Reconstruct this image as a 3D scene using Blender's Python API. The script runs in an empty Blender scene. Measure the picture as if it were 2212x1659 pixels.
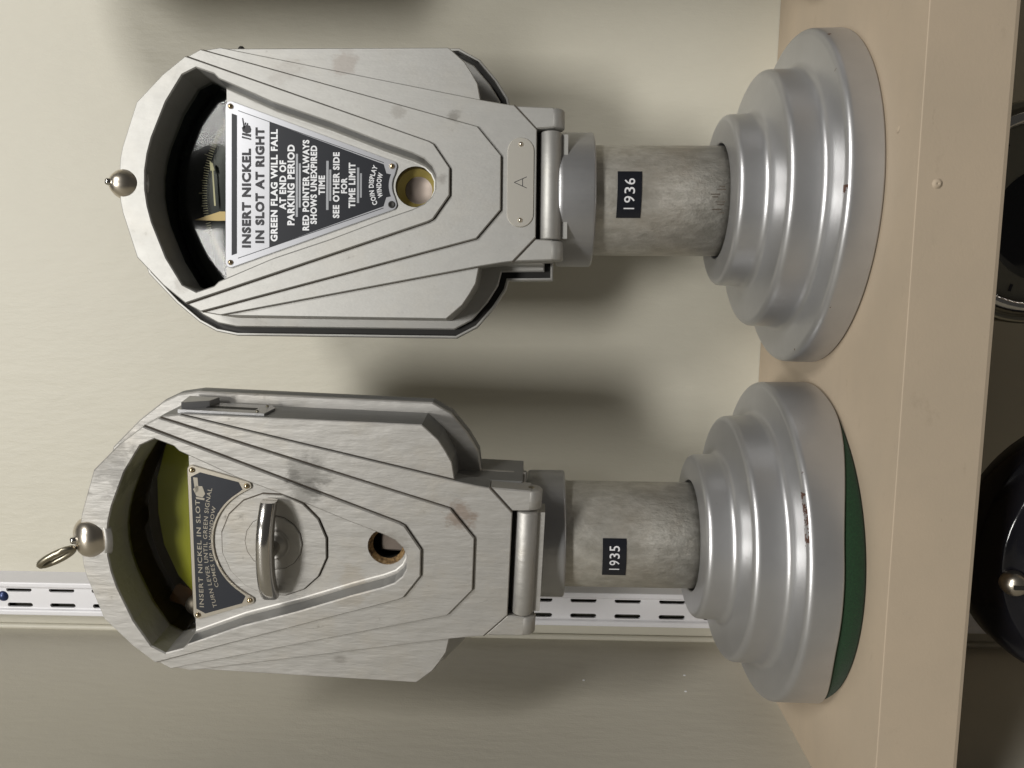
import bpy, math, random
from mathutils import Vector, Matrix
from mathutils.geometry import tessellate_polygon
random.seed(4)
SC = bpy.context.scene
COL = SC.collection
R = math.radians

# ------------------------------------------------------------ camera
YAW, PITCH, ROLL = 0.1626, 0.0262, 0.0118
CAMPOS = Vector((.2845, -.6131, .1758))
fw = Vector((-math.sin(YAW)*math.cos(PITCH), math.cos(YAW)*math.cos(PITCH), math.sin(PITCH)))
rt = Vector((math.cos(YAW), math.sin(YAW), 0))
up = rt.cross(fw)
rt2 = rt*math.cos(ROLL) + up*math.sin(ROLL)
up2 = up*math.cos(ROLL) - rt*math.sin(ROLL)
cd = bpy.data.cameras.new('camera'); cam = bpy.data.objects.new('camera', cd); COL.objects.link(cam)
X, Y, Z = -up2, rt2, -fw                      # the phone was held on its side
m = Matrix((X, Y, Z)).transposed().to_4x4(); m.translation = CAMPOS
cam.matrix_world = m
cd.sensor_width = 36; cd.lens = 36*1706.26/2212; cd.clip_start = .01; cd.clip_end = 60
SC.camera = cam

# ------------------------------------------------------------ world and lamps
w = bpy.data.worlds.new('World'); SC.world = w; w.use_nodes = True
bg = w.node_tree.nodes['Background']
bg.inputs[0].default_value = (1.0, .96, .90, 1); bg.inputs[1].default_value = .05
def area(name, loc, target, sx, sy, watts, col):
    l = bpy.data.lights.new(name, 'AREA'); l.shape = 'RECTANGLE'; l.size = sx; l.size_y = sy
    l.energy = watts; l.color = col
    o = bpy.data.objects.new(name, l); COL.objects.link(o); o.location = loc
    d = Vector(target)-Vector(loc); o.rotation_euler = d.to_track_quat('-Z', 'Y').to_euler()
    return o
area('ceiling_panel_light', (.20, -3.15, 2.65), (.20, -.08, .2), .95, .48, 90, (1.0, .98, .94))
area('ceiling_panel_light', (2.00, -2.55, 2.35), (.20, -.08, .2), .95, .55, 60, (1.0, .98, .94))
SC.view_settings.view_transform = 'Standard'; SC.view_settings.look = 'None'
SC.view_settings.gamma = 1; SC.view_settings.exposure = 0.0

# ------------------------------------------------------------ node material helpers
def mat(name, col, metal=0, rough=.5, **k):
    mt = bpy.data.materials.new(name); mt.use_nodes = True
    b = mt.node_tree.nodes['Principled BSDF']
    b.inputs['Base Color'].default_value = (*col, 1); b.inputs['Metallic'].default_value = metal
    b.inputs['Roughness'].default_value = rough
    for a, v in k.items(): b.inputs[a.replace('_', ' ')].default_value = v
    return mt
class N:
    def __init__(s, mt): s.t = mt.node_tree; s.b = s.t.nodes['Principled BSDF']
    def n(s, typ, **k):
        x = s.t.nodes.new(typ)
        for a, v in k.items(): setattr(x, a, v)
        return x
    def link(s, a, b): s.t.links.new(a, b)
    def coord(s, scale=(1, 1, 1), loc=(0, 0, 0)):
        tc = s.n('ShaderNodeTexCoord'); mp = s.n('ShaderNodeMapping')
        mp.inputs['Scale'].default_value = scale; mp.inputs['Location'].default_value = loc
        s.link(tc.outputs['Object'], mp.inputs[0]); return mp.outputs[0]
    def noise(s, sc, vec, det=4, rough=.55, dist=0):
        x = s.n('ShaderNodeTexNoise'); x.inputs['Scale'].default_value = sc
        x.inputs['Detail'].default_value = det; x.inputs['Roughness'].default_value = rough
        x.inputs['Distortion'].default_value = dist
        s.link(vec, x.inputs['Vector']); return x.outputs['Fac']
    def ramp(s, fac, stops):
        x = s.n('ShaderNodeValToRGB'); e = x.color_ramp.elements
        while len(e) < len(stops): e.new(.5)
        for i, (p, c) in enumerate(stops):
            e[i].position = p; e[i].color = (*c, 1) if len(c) == 3 else c
        s.link(fac, x.inputs[0]); return x.outputs[0]
    def mix(s, fac, a, b, mode='MIX'):
        x = s.n('ShaderNodeMix'); x.data_type = 'RGBA'; x.blend_type = mode
        for sock, v in ((x.inputs[0], fac), (x.inputs[6], a), (x.inputs[7], b)):
            if isinstance(v, (int, float)): sock.default_value = v
            elif isinstance(v, tuple): sock.default_value = (*v, 1)
            else: s.link(v, sock)
        return x.outputs[2]
    def math(s, op, a, b=0.0):
        x = s.n('ShaderNodeMath'); x.operation = op
        for sock, v in ((x.inputs[0], a), (x.inputs[1], b)):
            if isinstance(v, (int, float)): sock.default_value = v
            else: s.link(v, sock)
        return x.outputs[0]
    def bump(s, hs, last=None):
        for h, dist, strength in hs:
            x = s.n('ShaderNodeBump'); x.inputs['Distance'].default_value = dist
            x.inputs['Strength'].default_value = strength
            s.link(h, x.inputs['Height'])
            if last is not None: s.link(last, x.inputs['Normal'])
            last = x.outputs[0]
        s.link(last, s.b.inputs['Normal'])
W3 = lambda v: (v, v, v)

def cast_paint(name, col, rough, brush, lump, stain, warm, smudges=()):
    mt = mat(name, col, .75, rough); g = N(mt)
    v = g.coord(); vz = g.coord((1.0, 1.0, .13)); vb = g.coord((1, 1, .35))
    n1 = g.noise(26, v, 6, .65); n2 = g.noise(95, v, 5, .7); n3 = g.noise(330, vz, 4, .6); n4 = g.noise(1500, vb, 3)
    c = g.mix(g.ramp(n3, [(.3, W3(0)), (.75, W3(1))]), tuple(x*.975 for x in col), tuple(min(1, x*1.02) for x in col))
    c = g.mix(g.ramp(n1, [(.50, W3(0)), (.78, W3(warm))]), c, (.50, .43, .31))
    c = g.mix(g.ramp(g.math('MULTIPLY', n1, n2), [(.37, W3(0)), (.46, W3(stain))]), c, (.16, .145, .125))
    c = g.mix(g.ramp(g.noise(60, v, 6, .75, 1.5), [(.68, W3(0)), (.73, W3(stain*.6))]), c, (.13, .115, .095))
    if smudges:          # handled, rubbed and rusty patches at their own places
        tc = g.n('ShaderNodeTexCoord'); sp = g.n('ShaderNodeSeparateXYZ'); g.link(tc.outputs['Object'], sp.inputs[0])
        spk = g.noise(620, g.coord((1, 1, .4)), 5, .8); wob = g.noise(75, g.coord((1, 1, .8), (3, 1, 2)), 4, .6)
        for (sx_, sz_, sr_, amt, colr) in smudges:
            dx = g.math('SUBTRACT', sp.outputs[0], sx_); dz = g.math('SUBTRACT', sp.outputs[2], sz_)
            d2 = g.math('SQRT', g.math('ADD', g.math('MULTIPLY', dx, dx), g.math('MULTIPLY', dz, dz)))
            d2 = g.math('ADD', d2, g.math('MULTIPLY', g.math('SUBTRACT', wob, .5), sr_*2.6))
            f_ = g.math('MAXIMUM', g.math('SUBTRACT', 1.0, g.math('DIVIDE', d2, sr_)), 0.0)
            k_ = g.ramp(g.math('ADD', g.math('MULTIPLY', spk, .9), g.math('MULTIPLY', f_, .75)), [(.60, W3(0)), (.92, W3(amt))])
            k_ = g.mix(g.math('MINIMUM', g.math('MULTIPLY', f_, 3.5), 1.0), (0, 0, 0), k_)
            c = g.mix(k_, c, colr)
    g.link(c, g.b.inputs['Base Color'])
    g.link(g.ramp(n2, [(.3, W3(rough*.96)), (.7, W3(min(1, rough*1.05)))]), g.b.inputs['Roughness'])
    g.bump([(g.noise(150, vb, 3, .5), .0009, lump), (n3, .0005, brush), (n4, .00012, .35)])
    return mt
PAINT_OLD = cast_paint('aluminium_paint_brushed', (.475, .463, .44), .56, .42, .55, .75, .30, [(.0458, .3985, .020, 0.39, (.10, .095, .09)), (.0490, .2860, .015, 0.41, (.09, .085, .075)), (.0375, .2900, .013, 0.41, (.09, .085, .075)), (.0290, .2040, .012, 0.44, (.20, .10, .045)), (.0310, .4100, .007, 0.33, (.12, .11, .1)), (-.0658, .2700, .006, 0.28, (.14, .12, .1)), (-.020, .2650, .012, 0.22, (.32, .25, .15)), (.010, .2380, .010, 0.28, (.15, .12, .09))])
PAINT_NEW = cast_paint('aluminium_paint_smooth', (.455, .45, .43), .55, .18, .16, .55, .15, [(.0368, .2210, .007, 0.44, (.10, .085, .065)), (.0690, .2862, .012, 0.28, (.22, .15, .11)), (.0392, .2539, .006, 0.25, (.16, .13, .1)), (.0017, .2269, .005, 0.33, (.10, .08, .07)), (.066, .3200, .012, 0.19, (.22, .18, .15)), (-.0600, .3780, .006, 0.25, (.16, .14, .12))])
FLANK = cast_paint('darker_grey_paint', (.27, .27, .265), .55, .20, .3, .4, .1)  # darker grey for flank, neck, back cover and recess walls
def shade_paint(name, col, chips, thr, xa, xb):
    mt = mat(name, col, .95, .36); g = N(mt); v = g.coord()
    n1 = g.noise(40, v, 5, .6)
    c = g.mix(g.ramp(n1, [(.35, W3(0)), (.75, W3(1))]), tuple(x*.95 for x in col), tuple(x*1.04 for x in col))
    c = g.mix(g.ramp(g.noise(90, g.coord((1, 1, 2.2)), 6, .8), [(.66, W3(0)), (.74, W3(.4))]), c, (.24, .19, .15))
    # paint chipped off along the outer rim
    tc = g.n('ShaderNodeTexCoord'); sp = g.n('ShaderNodeSeparateXYZ'); g.link(tc.outputs['Object'], sp.inputs[0])
    r2 = g.math('SQRT', g.math('ADD', g.math('MULTIPLY', sp.outputs[0], sp.outputs[0]), g.math('MULTIPLY', sp.outputs[1], sp.outputs[1])))
    band = g.math('MULTIPLY', g.math('GREATER_THAN', r2, .0955), g.math('GREATER_THAN', sp.outputs[2], .0145))
    ch = g.noise(70, g.coord(loc=(chips, 0, 0)), 6, .72)
    msk = g.math('MULTIPLY', band, g.math('GREATER_THAN', ch, thr))
    streak = g.math('MULTIPLY', g.math('GREATER_THAN', sp.outputs[0], xa), g.math('LESS_THAN', sp.outputs[0], xb))
    streak = g.math('MULTIPLY', streak, g.math('MULTIPLY', g.math('GREATER_THAN', r2, .0958), g.math('LESS_THAN', r2, .0988)))
    streak = g.math('MULTIPLY', streak, g.math('MULTIPLY', g.math('LESS_THAN', sp.outputs[1], 0.0), g.math('GREATER_THAN', g.noise(230, g.coord(loc=(chips, 0, 0)), 4, .7), .47)))
    streak = g.math('MULTIPLY', streak, g.math('GREATER_THAN', sp.outputs[2], .0155))
    msk = g.math('MAXIMUM', msk, streak)
    c = g.mix(msk, c, (.085, .04, .028))
    g.link(c, g.b.inputs['Base Color'])
    g.link(g.math('SUBTRACT', .78, g.math('MULTIPLY', msk, .7)), g.b.inputs['Metallic'])
    g.bump([(g.noise(30, g.coord((1, 1, .5)), 3), .0012, .06), (g.noise(1400, v, 2), .0001, .35), (g.math('SUBTRACT', 1.0, msk), .0003, .6)])
    return mt
BASE_A = shade_paint('satin_silver_base_paint', (.50, .50, .505), 5.3, .70, .028, .054)
BASE_B = shade_paint('satin_silver_base_paint_clean', (.50, .50, .505), 9.7, .67, -.002, .0025)
COLLAR = cast_paint('collar_paint', (.41, .41, .415), .38, .12, .16, .5, .12)
def pipe_paint():
    mt = mat('galvanised_pipe', (.5, .48, .43), .60, .48); g = N(mt)
    v = g.coord((1, 1, .55)); n1 = g.noise(170, v, 5, .65); n2 = g.noise(45, g.coord((1, 1, 1.4)), 6, .7)
    c = g.mix(g.ramp(n1, [(.35, W3(0)), (.68, W3(1))]), (.43, .413, .368), (.60, .58, .53))
    c = g.mix(g.ramp(n2, [(.48, W3(0)), (.75, W3(.22))]), c, (.42, .34, .25))
    c = g.mix(g.ramp(g.noise(260, g.coord((1, 1, .15)), 5, .75), [(.62, W3(0)), (.72, W3(.5))]), c, (.2, .17, .14))
    g.link(c, g.b.inputs['Base Color'])
    g.bump([(n1, .0014, .6), (g.noise(900, v, 2), .0002, .3)])
    return mt
PIPE = pipe_paint()
GROOVE_MARK = mat('groove_shade_and_scratch', (.075, .06, .045), 0, .8)  # dark brown: groove shade drawn as lines, also the pole scratches
STEEL = mat('polished_steel', (.62, .60, .57), 1, .17)
NICKEL = mat('worn_nickel', (.66, .60, .51), 1, .30)
TARN = mat('tarnished_steel', (.34, .31, .24), 1, .33)
RIVET = mat('brass_rivet', (.55, .44, .28), 1, .25)
PLATE_SILVER = mat('bare_plate_metal', (.70, .71, .75), .75, .30)
PLATE_BLACK = mat('black_enamel', (.016, .018, .024), 0, .32)
PLATE_WORN = mat('faded_black_enamel', (.018, .021, .029), 0, .36)
PLATE_FRAME = mat('dull_plate_metal', (.52, .48, .41), .8, .38)
INK = mat('black_print', (.015, .015, .022), 0, .4)
INKW = mat('bare_letter_metal', (.74, .75, .77), .35, .4)
INKD = mat('dull_letter_metal', (.40, .37, .31), .6, .4)
RULE = mat('grey_rule_metal', (.33, .34, .36), .6, .4)
DARK = mat('dark_interior', (.012, .011, .009), 0, .6)
BROWN = mat('brown_interior', (.085, .060, .012), 0, .45)
DIAL = mat('black_dial', (.012, .015, .016), 0, .22)
TICK = mat('dial_print', (.55, .50, .32), 0, .5)
TAN = mat('tan_pointer_paint', (.62, .44, .19), 0, .45)
GREEN = mat('green_flag_paint', (.27, .27, .002), 0, .4)
YELLOW = mat('yellow_brass', (.36, .29, .085), .4, .5)
COIN = mat('old_coin', (.21, .175, .15), .6, .48)
TAPE = mat('embossing_tape', (.010, .011, .015), 0, .28)
TAPEW = mat('embossed_white', (.66, .66, .68), 0, .45)
WHITE = mat('white_enamel_steel', (.76, .755, .78), 0, .36)
GLOSSBLACK = mat('gloss_black_enamel', (.008, .008, .011), 0, .13)
FACE = mat('old_dial_face', (.22, .21, .17), 0, .4)
SLATE = mat('slate_interior', (.035, .040, .042), 0, .35)
OLIVE = mat('dark_slot_olive', (.035, .033, .024), 0, .9)
BLUE = mat('blue_screw_head', (.02, .035, .11), .4, .35)
def rusty():
    mt = mat('rusty_edge', (.2, .12, .05), .4, .6); g = N(mt)
    g.link(g.ramp(g.noise(500, g.coord(), 5, .7), [(.35, (.07, .04, .02)), (.6, (.30, .19, .08)), (.75, (.42, .38, .30))]), g.b.inputs['Base Color'])
    return mt
RUST = rusty()
def felt():
    mt = mat('green_felt', (.010, .065, .018), 0, .95); g = N(mt)
    n = g.noise(900, g.coord(), 4, .8)
    g.link(g.ramp(n, [(.3, (.002, .016, .004)), (.7, (.005, .036, .009))]), g.b.inputs['Base Color'])
    g.bump([(n, .0006, .8)]); g.b.inputs['Sheen Weight'].default_value = .08
    return mt
FELT = felt()
def glass():          # thin pane: a clear sheet with Fresnel reflection
    mt = bpy.data.materials.new('window_glass'); mt.use_nodes = True; t = mt.node_tree; t.nodes.clear()
    o = t.nodes.new('ShaderNodeOutputMaterial'); mx = t.nodes.new('ShaderNodeMixShader'); fr = t.nodes.new('ShaderNodeFresnel')
    tr = t.nodes.new('ShaderNodeBsdfTransparent'); gl = t.nodes.new('ShaderNodeBsdfGlossy')
    fr.inputs[0].default_value = 1.24; gl.inputs['Roughness'].default_value = .08; tr.inputs[0].default_value = (.90, .92, .88, 1)
    t.links.new(fr.outputs[0], mx.inputs[0]); t.links.new(tr.outputs[0], mx.inputs[1]); t.links.new(gl.outputs[0], mx.inputs[2]); t.links.new(mx.outputs[0], o.inputs[0])
    return mt
GLASS = glass()
def wallpaint(name, col, bmp):
    mt = mat(name, col, 0, .5); g = N(mt)
    c = g.mix(g.ramp(g.noise(3.5, g.coord(), 5, .6), [(.35, W3(0)), (.7, W3(1))]), tuple(x*.965 for x in col), tuple(x*1.02 for x in col))
    c = g.mix(g.ramp(g.noise(40, g.coord((1, 1, .5)), 6, .75), [(.70, W3(0)), (.76, W3(.12))]), c, (.3, .25, .18))
    g.link(c, g.b.inputs['Base Color'])
    g.bump([(g.noise(110, g.coord((1, 1, .32)), 4, .6), .0016, bmp), (g.noise(900, g.coord(), 3), .0002, .35)])
    return mt
WALL = wallpaint('cream_wall_paint', (.56, .535, .45), .34)
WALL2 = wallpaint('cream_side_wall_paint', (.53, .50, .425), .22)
def shelfpaint():
    col = (.52, .41, .295)
    mt = mat('tan_shelf_enamel', col, 0, .72); g = N(mt)
    c = g.mix(g.ramp(g.noise(14, g.coord((1, 1.6, 1)), 6, .62), [(.38, W3(0)), (.72, W3(1))]), (.40, .328, .243), (.435, .352, .258))
    c = g.mix(g.ramp(g.noise(65, g.coord((.7, 1.5, 1)), 6, .75), [(.60, W3(0)), (.74, W3(.5))]), c, (.31, .25, .18))
    c = g.mix(g.ramp(g.noise(230, g.coord((.25, 1, 1)), 5, .8), [(.68, W3(0)), (.75, W3(.45))]), c, (.22, .18, .13))
    g.link(c, g.b.inputs['Base Color'])
    g.bump([(g.noise(12, g.coord(), 2), .002, .10), (g.noise(700, g.coord(), 3), .0002, .3)])
    return mt
SHELF = shelfpaint()

# ------------------------------------------------------------ mesh helpers
class MB:
    def __init__(s): s.v = []; s.f = []; s.m = []; s.sm = []
    def add(s, vs, fs, mi=0, smooth=False):
        o = len(s.v); s.v += [tuple(v) for v in vs]
        for f in fs: s.f.append([i+o for i in f]); s.m.append(mi); s.sm.append(smooth)
    def build(s, name, mats, parent=None, M=None):
        me = bpy.data.meshes.new(name); me.from_pydata(s.v, [], s.f)
        for x in (mats if isinstance(mats, (list, tuple)) else [mats]): me.materials.append(x)
        me.polygons.foreach_set('material_index', s.m); me.polygons.foreach_set('use_smooth', s.sm)
        me.validate(); me.update()
        o = bpy.data.objects.new(name, me); COL.objects.link(o)
        if parent: o.parent = parent
        if M is not None: o.matrix_basis = M
        return o
def box(mb, a, b, mi=0, bev=0.0):
    (x0, y0, z0), (x1, y1, z1) = a, b
    if bev <= 0:
        v = [(x0,y0,z0),(x1,y0,z0),(x1,y1,z0),(x0,y1,z0),(x0,y0,z1),(x1,y0,z1),(x1,y1,z1),(x0,y1,z1)]
        mb.add(v, [(0,3,2,1),(4,5,6,7),(0,1,5,4),(1,2,6,5),(2,3,7,6),(3,0,4,7)], mi); return
    prism(mb, [(x0, z0), (x1, z0), (x1, z1), (x0, z1)], y0, y1, bev, mi)
def area2(L): return sum(L[i][0]*L[(i+1) % len(L)][1]-L[(i+1) % len(L)][0]*L[i][1] for i in range(len(L)))/2
def ccw(L): return list(L) if area2(L) > 0 else list(reversed(L))
def offset(L, d):            # positive d shrinks a ccw loop
    n = len(L); out = []
    for i in range(n):
        a, b, c = Vector(L[i-1]), Vector(L[i]), Vector(L[(i+1) % n])
        e1 = (b-a).normalized(); e2 = (c-b).normalized()
        n1 = Vector((-e1.y, e1.x)); n2 = Vector((-e2.y, e2.x)); k = 1+n1.dot(n2)
        if k < .25: k = .25
        p = b+(n1+n2)*(d/k); out.append((p.x, p.y))
    return out
def cap(mb, loops, y, mi=0, flip=False):
    pts = [[Vector((p[0], p[1], 0)) for p in L] for L in loops]
    tris = tessellate_polygon(pts); flat = [p for L in loops for p in L]
    fs = []
    for t in tris:
        a, b, c = (flat[i] for i in t)
        s = (b[0]-a[0])*(c[1]-a[1])-(c[0]-a[0])*(b[1]-a[1])
        t = tuple(t) if (s > 0) != flip else tuple(reversed(t))
        fs.append(t)                      # ccw in (x,z) seen from -y faces the viewer
    mb.add([(p[0], y, p[1]) for p in flat], fs, mi)
def band(mb, A, ya, B, yb, mi=0, smooth=False, closed=True):
    n = len(A); v = [(p[0], ya, p[1]) for p in A]+[(p[0], yb, p[1]) for p in B]
    fs = [(i, n+i, n+(i+1) % n, (i+1) % n) for i in range(n if closed else n-1)]
    mb.add(v, fs, mi, smooth)
def prism(mb, L, yf, yb, bev=0, mi=0, holes=(), back=True, backbev=0, smi=None):
    smi = mi if smi is None else smi
    L = ccw(L); F = offset(L, bev) if bev else L
    cap(mb, [F]+[list(h) for h in holes], yf, mi)
    if bev: band(mb, F, yf, L, yf+bev, mi)
    if backbev:
        band(mb, L, yf+bev, L, yb-backbev, smi); Bk = offset(L, backbev); band(mb, L, yb-backbev, Bk, yb, mi)
    else: band(mb, L, yf+bev, L, yb, smi); Bk = L
    if back: cap(mb, [Bk], yb, mi, True)
def arcp(cx, cz, r, a0, a1, n): return [(cx+r*math.cos(R(a0+(a1-a0)*i/n)), cz+r*math.sin(R(a0+(a1-a0)*i/n))) for i in range(n+1)]
def circle(cx, cz, r, n=32): return [(cx+r*math.cos(2*math.pi*i/n), cz+r*math.sin(2*math.pi*i/n)) for i in range(n)]
def rnd(L, rads, n=6, closed=True):      # rounds the corners of a polyline
    out = []; N_ = len(L)
    for i, p in enumerate(L):
        r = rads[i] if isinstance(rads, (list, tuple)) else rads
        if r <= 0 or (not closed and i in (0, N_-1)): out.append(tuple(p)); continue
        a, b, c = Vector(L[i-1]), Vector(p), Vector(L[(i+1) % N_])
        u = (a-b); v = (c-b); t = min(r, u.length*.49, v.length*.49)
        u.normalize(); v.normalize(); p0 = b+u*t; p1 = b+v*t
        for k in range(n+1):
            s = k/n; q = p0*(1-s)**2+b*2*s*(1-s)+p1*s*s; out.append((q.x, q.y))
    return out
def lathe(mb, prof, n=128, mi=0, c=(0, 0), smooth=True, zfun=None):
    v = []
    for (r, z) in prof:
        for k in range(n):
            a = 2*math.pi*k/n; zz = zfun(r, z, a) if zfun else z
            v.append((c[0]+r*math.cos(a), c[1]+r*math.sin(a), zz))
    fs = []
    for i in range(len(prof)-1):
        for k in range(n):
            k2 = (k+1) % n; fs.append((i*n+k2, i*n+k, (i+1)*n+k, (i+1)*n+k2))
    mb.add(v, fs, mi, smooth)
def revolve(mb, prof, org, axis, n=32, mi=0):    # prof (r, h) along axis from org
    ax = Vector(axis).normalized(); t = Vector((1, 0, 0)) if abs(ax.x) < .8 else Vector((0, 0, 1))
    u = ax.cross(t).normalized(); w_ = ax.cross(u); org = Vector(org); v = []
    for r, h in prof:
        for k in range(n):
            a = 2*math.pi*k/n; v.append(org+ax*h+(u*math.cos(a)+w_*math.sin(a))*r)
    fs = [(i*n+k, i*n+(k+1) % n, (i+1)*n+(k+1) % n, (i+1)*n+k) for i in range(len(prof)-1) for k in range(n)]
    mb.add(v, fs, mi, True)
def tube(mb, pts, rad, n=10, mi=0, closed=False):
    P = [Vector(p) for p in pts]; v = []; N_ = len(P)
    for i, p in enumerate(P):
        d = ((P[(i+1) % N_] if closed or i < N_-1 else p)-(P[i-1] if closed or i > 0 else p)).normalized()
        t = Vector((0, 0, 1)) if abs(d.z) < .9 else Vector((0, 1, 0))
        u = d.cross(t).normalized(); w_ = d.cross(u)
        for k in range(n):
            a = 2*math.pi*k/n; v.append(p+(u*math.cos(a)+w_*math.sin(a))*rad)
    fs = [(i*n+k, i*n+(k+1) % n, ((i+1) % N_)*n+(k+1) % n, ((i+1) % N_)*n+k) for i in range(N_ if closed else N_-1) for k in range(n)]
    mb.add(v, fs, mi, True)
def ribbon(mb, pts, wd, y, mi=0):
    P = [Vector(p) for p in pts]; Lp = []; Rp = []
    for i, p in enumerate(P):
        a = (p-P[i-1]).normalized() if i else None; b = (P[i+1]-p).normalized() if i < len(P)-1 else None
        a = a or b; b = b or a
        n1 = Vector((-a.y, a.x)); n2 = Vector((-b.y, b.x)); q = (n1+n2)/(1+n1.dot(n2))
        k = wd*.5; Lp.append(p+q*k); Rp.append(p-q*k)
    n = len(P); v = [(p.x, y, p.y) for p in Lp]+[(p.x, y, p.y) for p in Rp]
    mb.add(v, [(i, n+i, n+i+1, i+1) for i in range(n-1)], mi)
_tc = {}
def text_geo(s, bold=0.0):
    key = (s, bold)
    if key in _tc: return _tc[key]
    cu = bpy.data.curves.new('t', 'FONT'); cu.body = s; cu.size = 1; cu.offset = bold; cu.resolution_u = 3
    cu.space_character = 1.12
    o = bpy.data.objects.new('t', cu); COL.objects.link(o)
    dg = bpy.context.evaluated_depsgraph_get(); me = bpy.data.meshes.new_from_object(o.evaluated_get(dg))
    v = [(p.co.x, p.co.y) for p in me.vertices]; f = [tuple(p.vertices) for p in me.polygons]
    bpy.data.objects.remove(o); bpy.data.curves.remove(cu); bpy.data.meshes.remove(me)
    x0 = min(p[0] for p in v); x1 = max(p[0] for p in v); y0 = min(p[1] for p in v); y1 = max(p[1] for p in v)
    v = [((p[0]-x0)/(x1-x0), (p[1]-y0)/(y1-y0)) for p in v]
    _tc[key] = (v, f); return _tc[key]
def text(mb, s, x0, x1, z0, z1, fn, bold=.03, mi=0, warp=None):
    v, f = text_geo(s, bold); q = []
    for (a, b) in v:
        x = x0+(x1-x0)*a; z = z0+(z1-z0)*b
        if warp: x, z = warp(x, z)
        q.append(fn(x, z))
    mb.add(q, f, mi)
    # make the glyph faces look at the viewer
def tag(o, label=None, cat=None, group=None, kind=None):
    for k, x in (('label', label), ('category', cat), ('group', group), ('kind', kind)):
        if x: o[k] = x
    return o

# ------------------------------------------------------------ setting
mb = MB(); box(mb, (-.055, 0, -.75), (1.1, .05, 1.1)); tag(mb.build('back_wall', WALL), kind='structure')
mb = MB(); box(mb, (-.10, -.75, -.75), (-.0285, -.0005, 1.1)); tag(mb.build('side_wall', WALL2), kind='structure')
mb = MB(); tube(mb, [(-.0272, -.0012, z/40-.75) for z in range(0, 75)], .0026, 8)     # painted bead run into the wall corner
tag(mb.build('corner_bead', WALL), kind='structure')

for (fy, fz, ln) in ((-0.0661, 0.1353, 1), (-0.0559, 0.0587, 1), (-0.0784, 0.062, 1)):
    mb = MB(); revolve(mb, [(.0001, .0004), (.0007, .0004), (.0013, 0)], (-.0286, fy, fz), (1, 0, .25), 7); mb.build('paint_fleck', WHITE, bpy.data.objects['side_wall'])

# the shelf: folded sheet, top with a deep front lip, front edge slightly out of square
def yfr(x): return -.2462+.038*x
mb = MB(); xs = [-.0285+i*.06 for i in range(20)]
prof = [(0, 0, 1), (-.0004, 0, 0)]
sec = []   # (fraction front, dy, z)
for x in xs:
    yf = yfr(x)
    sec.append([(x, -.0006, -.039), (x, -.0006, 0)] + [(x, -.0006+(yf+.0005+.0006)*t, -.0003*math.sin(t*3.1)) for t in (.2, .4, .6, .8, 1)] +
               [(x, yf+.0005-.0005*math.sin(R(a)), -.0005+.0005*math.cos(R(a))) for a in (15, 30, 45, 60, 75, 90)] +
               [(x, yf, -.0385), (x, yf+.0006, -.0404), (x, yf+.002, -.0412), (x, yf+.004, -.0404), (x, yf+.005, -.010), (x, -.004, -.010), (x, -.004, -.039)])
k = len(sec[0]); vs = [p for s in sec for p in s]
mb.add(vs, [(i*k+j, i*k+(j+1) % k, (i+1)*k+(j+1) % k, (i+1)*k+j) for i in range(len(xs)-1) for j in range(k)])
mb.add(sec[0], [tuple(range(k))]); mb.add(sec[-1], [tuple(reversed(range(k)))])
shelf = mb.build('shelf', SHELF)
for i, p in enumerate(shelf.data.polygons): p.use_smooth = p.normal.z > .02 and p.normal.z < .999
tag(shelf, 'tan painted metal shelf with a deep front lip carrying both parking meters', 'shelf')
mb = MB(); sx, sz, r = .3181, -.0092, .0021
revolve(mb, [(0.0001, .0004), (r*.35, .0009), (r*.8, .0008), (r, .0002), (r*1.2, 0)], (sx, yfr(sx)-.0001, sz), (0, -1, 0), 9)
mb.build('paint_blob', SHELF, shelf)
mb = MB(); revolve(mb, [(0.0001, .0004), (.0006, .0005), (.0014, .0002), (.0018, 0)], (.3458, -.2096, 0), (.1, 0, 1), 9); mb.build('paint_blob', SHELF, shelf)
mb = MB(); box(mb, (-.0285, -.30, -.52), (1.1, -.0006, -.50)); tag(mb.build('shelf', SHELF), 'lower tan shelf hidden far below the upper shelf', 'shelf')

# slotted upright screwed to the wall
std = bpy.data.objects.new('shelf_standard', None); COL.objects.link(std)
tag(std, 'white slotted metal shelf upright fixed to the wall behind the 1935 meter', 'shelf upright')
xl, xr = -.0097, .0165
mb = MB()
prof = rnd([(xl-.0035, 0), (xl-.001, -.0150), (xl+.0030, -.0150), (xl+.0042, -.0128), (xr-.0042, -.0128), (xr-.0030, -.0150), (xr+.001, -.0150), (xr+.0045, 0)], .0009, 3, False)
slots_z = []
z = .0615-.0355*4
while z < .9: slots_z.append(z); z += .03555
fx0, fx1 = xl+.0042, xr-.0042
zz = [-.75, 1.05]
pv = [(a, b, -.75) for a, b in prof]+[(a, b, 1.05) for a, b in prof]; n = len(prof)
fs = []
for i in range(n-1):
    if prof[i][0] < .002 and prof[i+1][0] > .004: continue
    fs.append((i, n+i, n+i+1, i+1))
mb.add(pv, fs)
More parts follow.
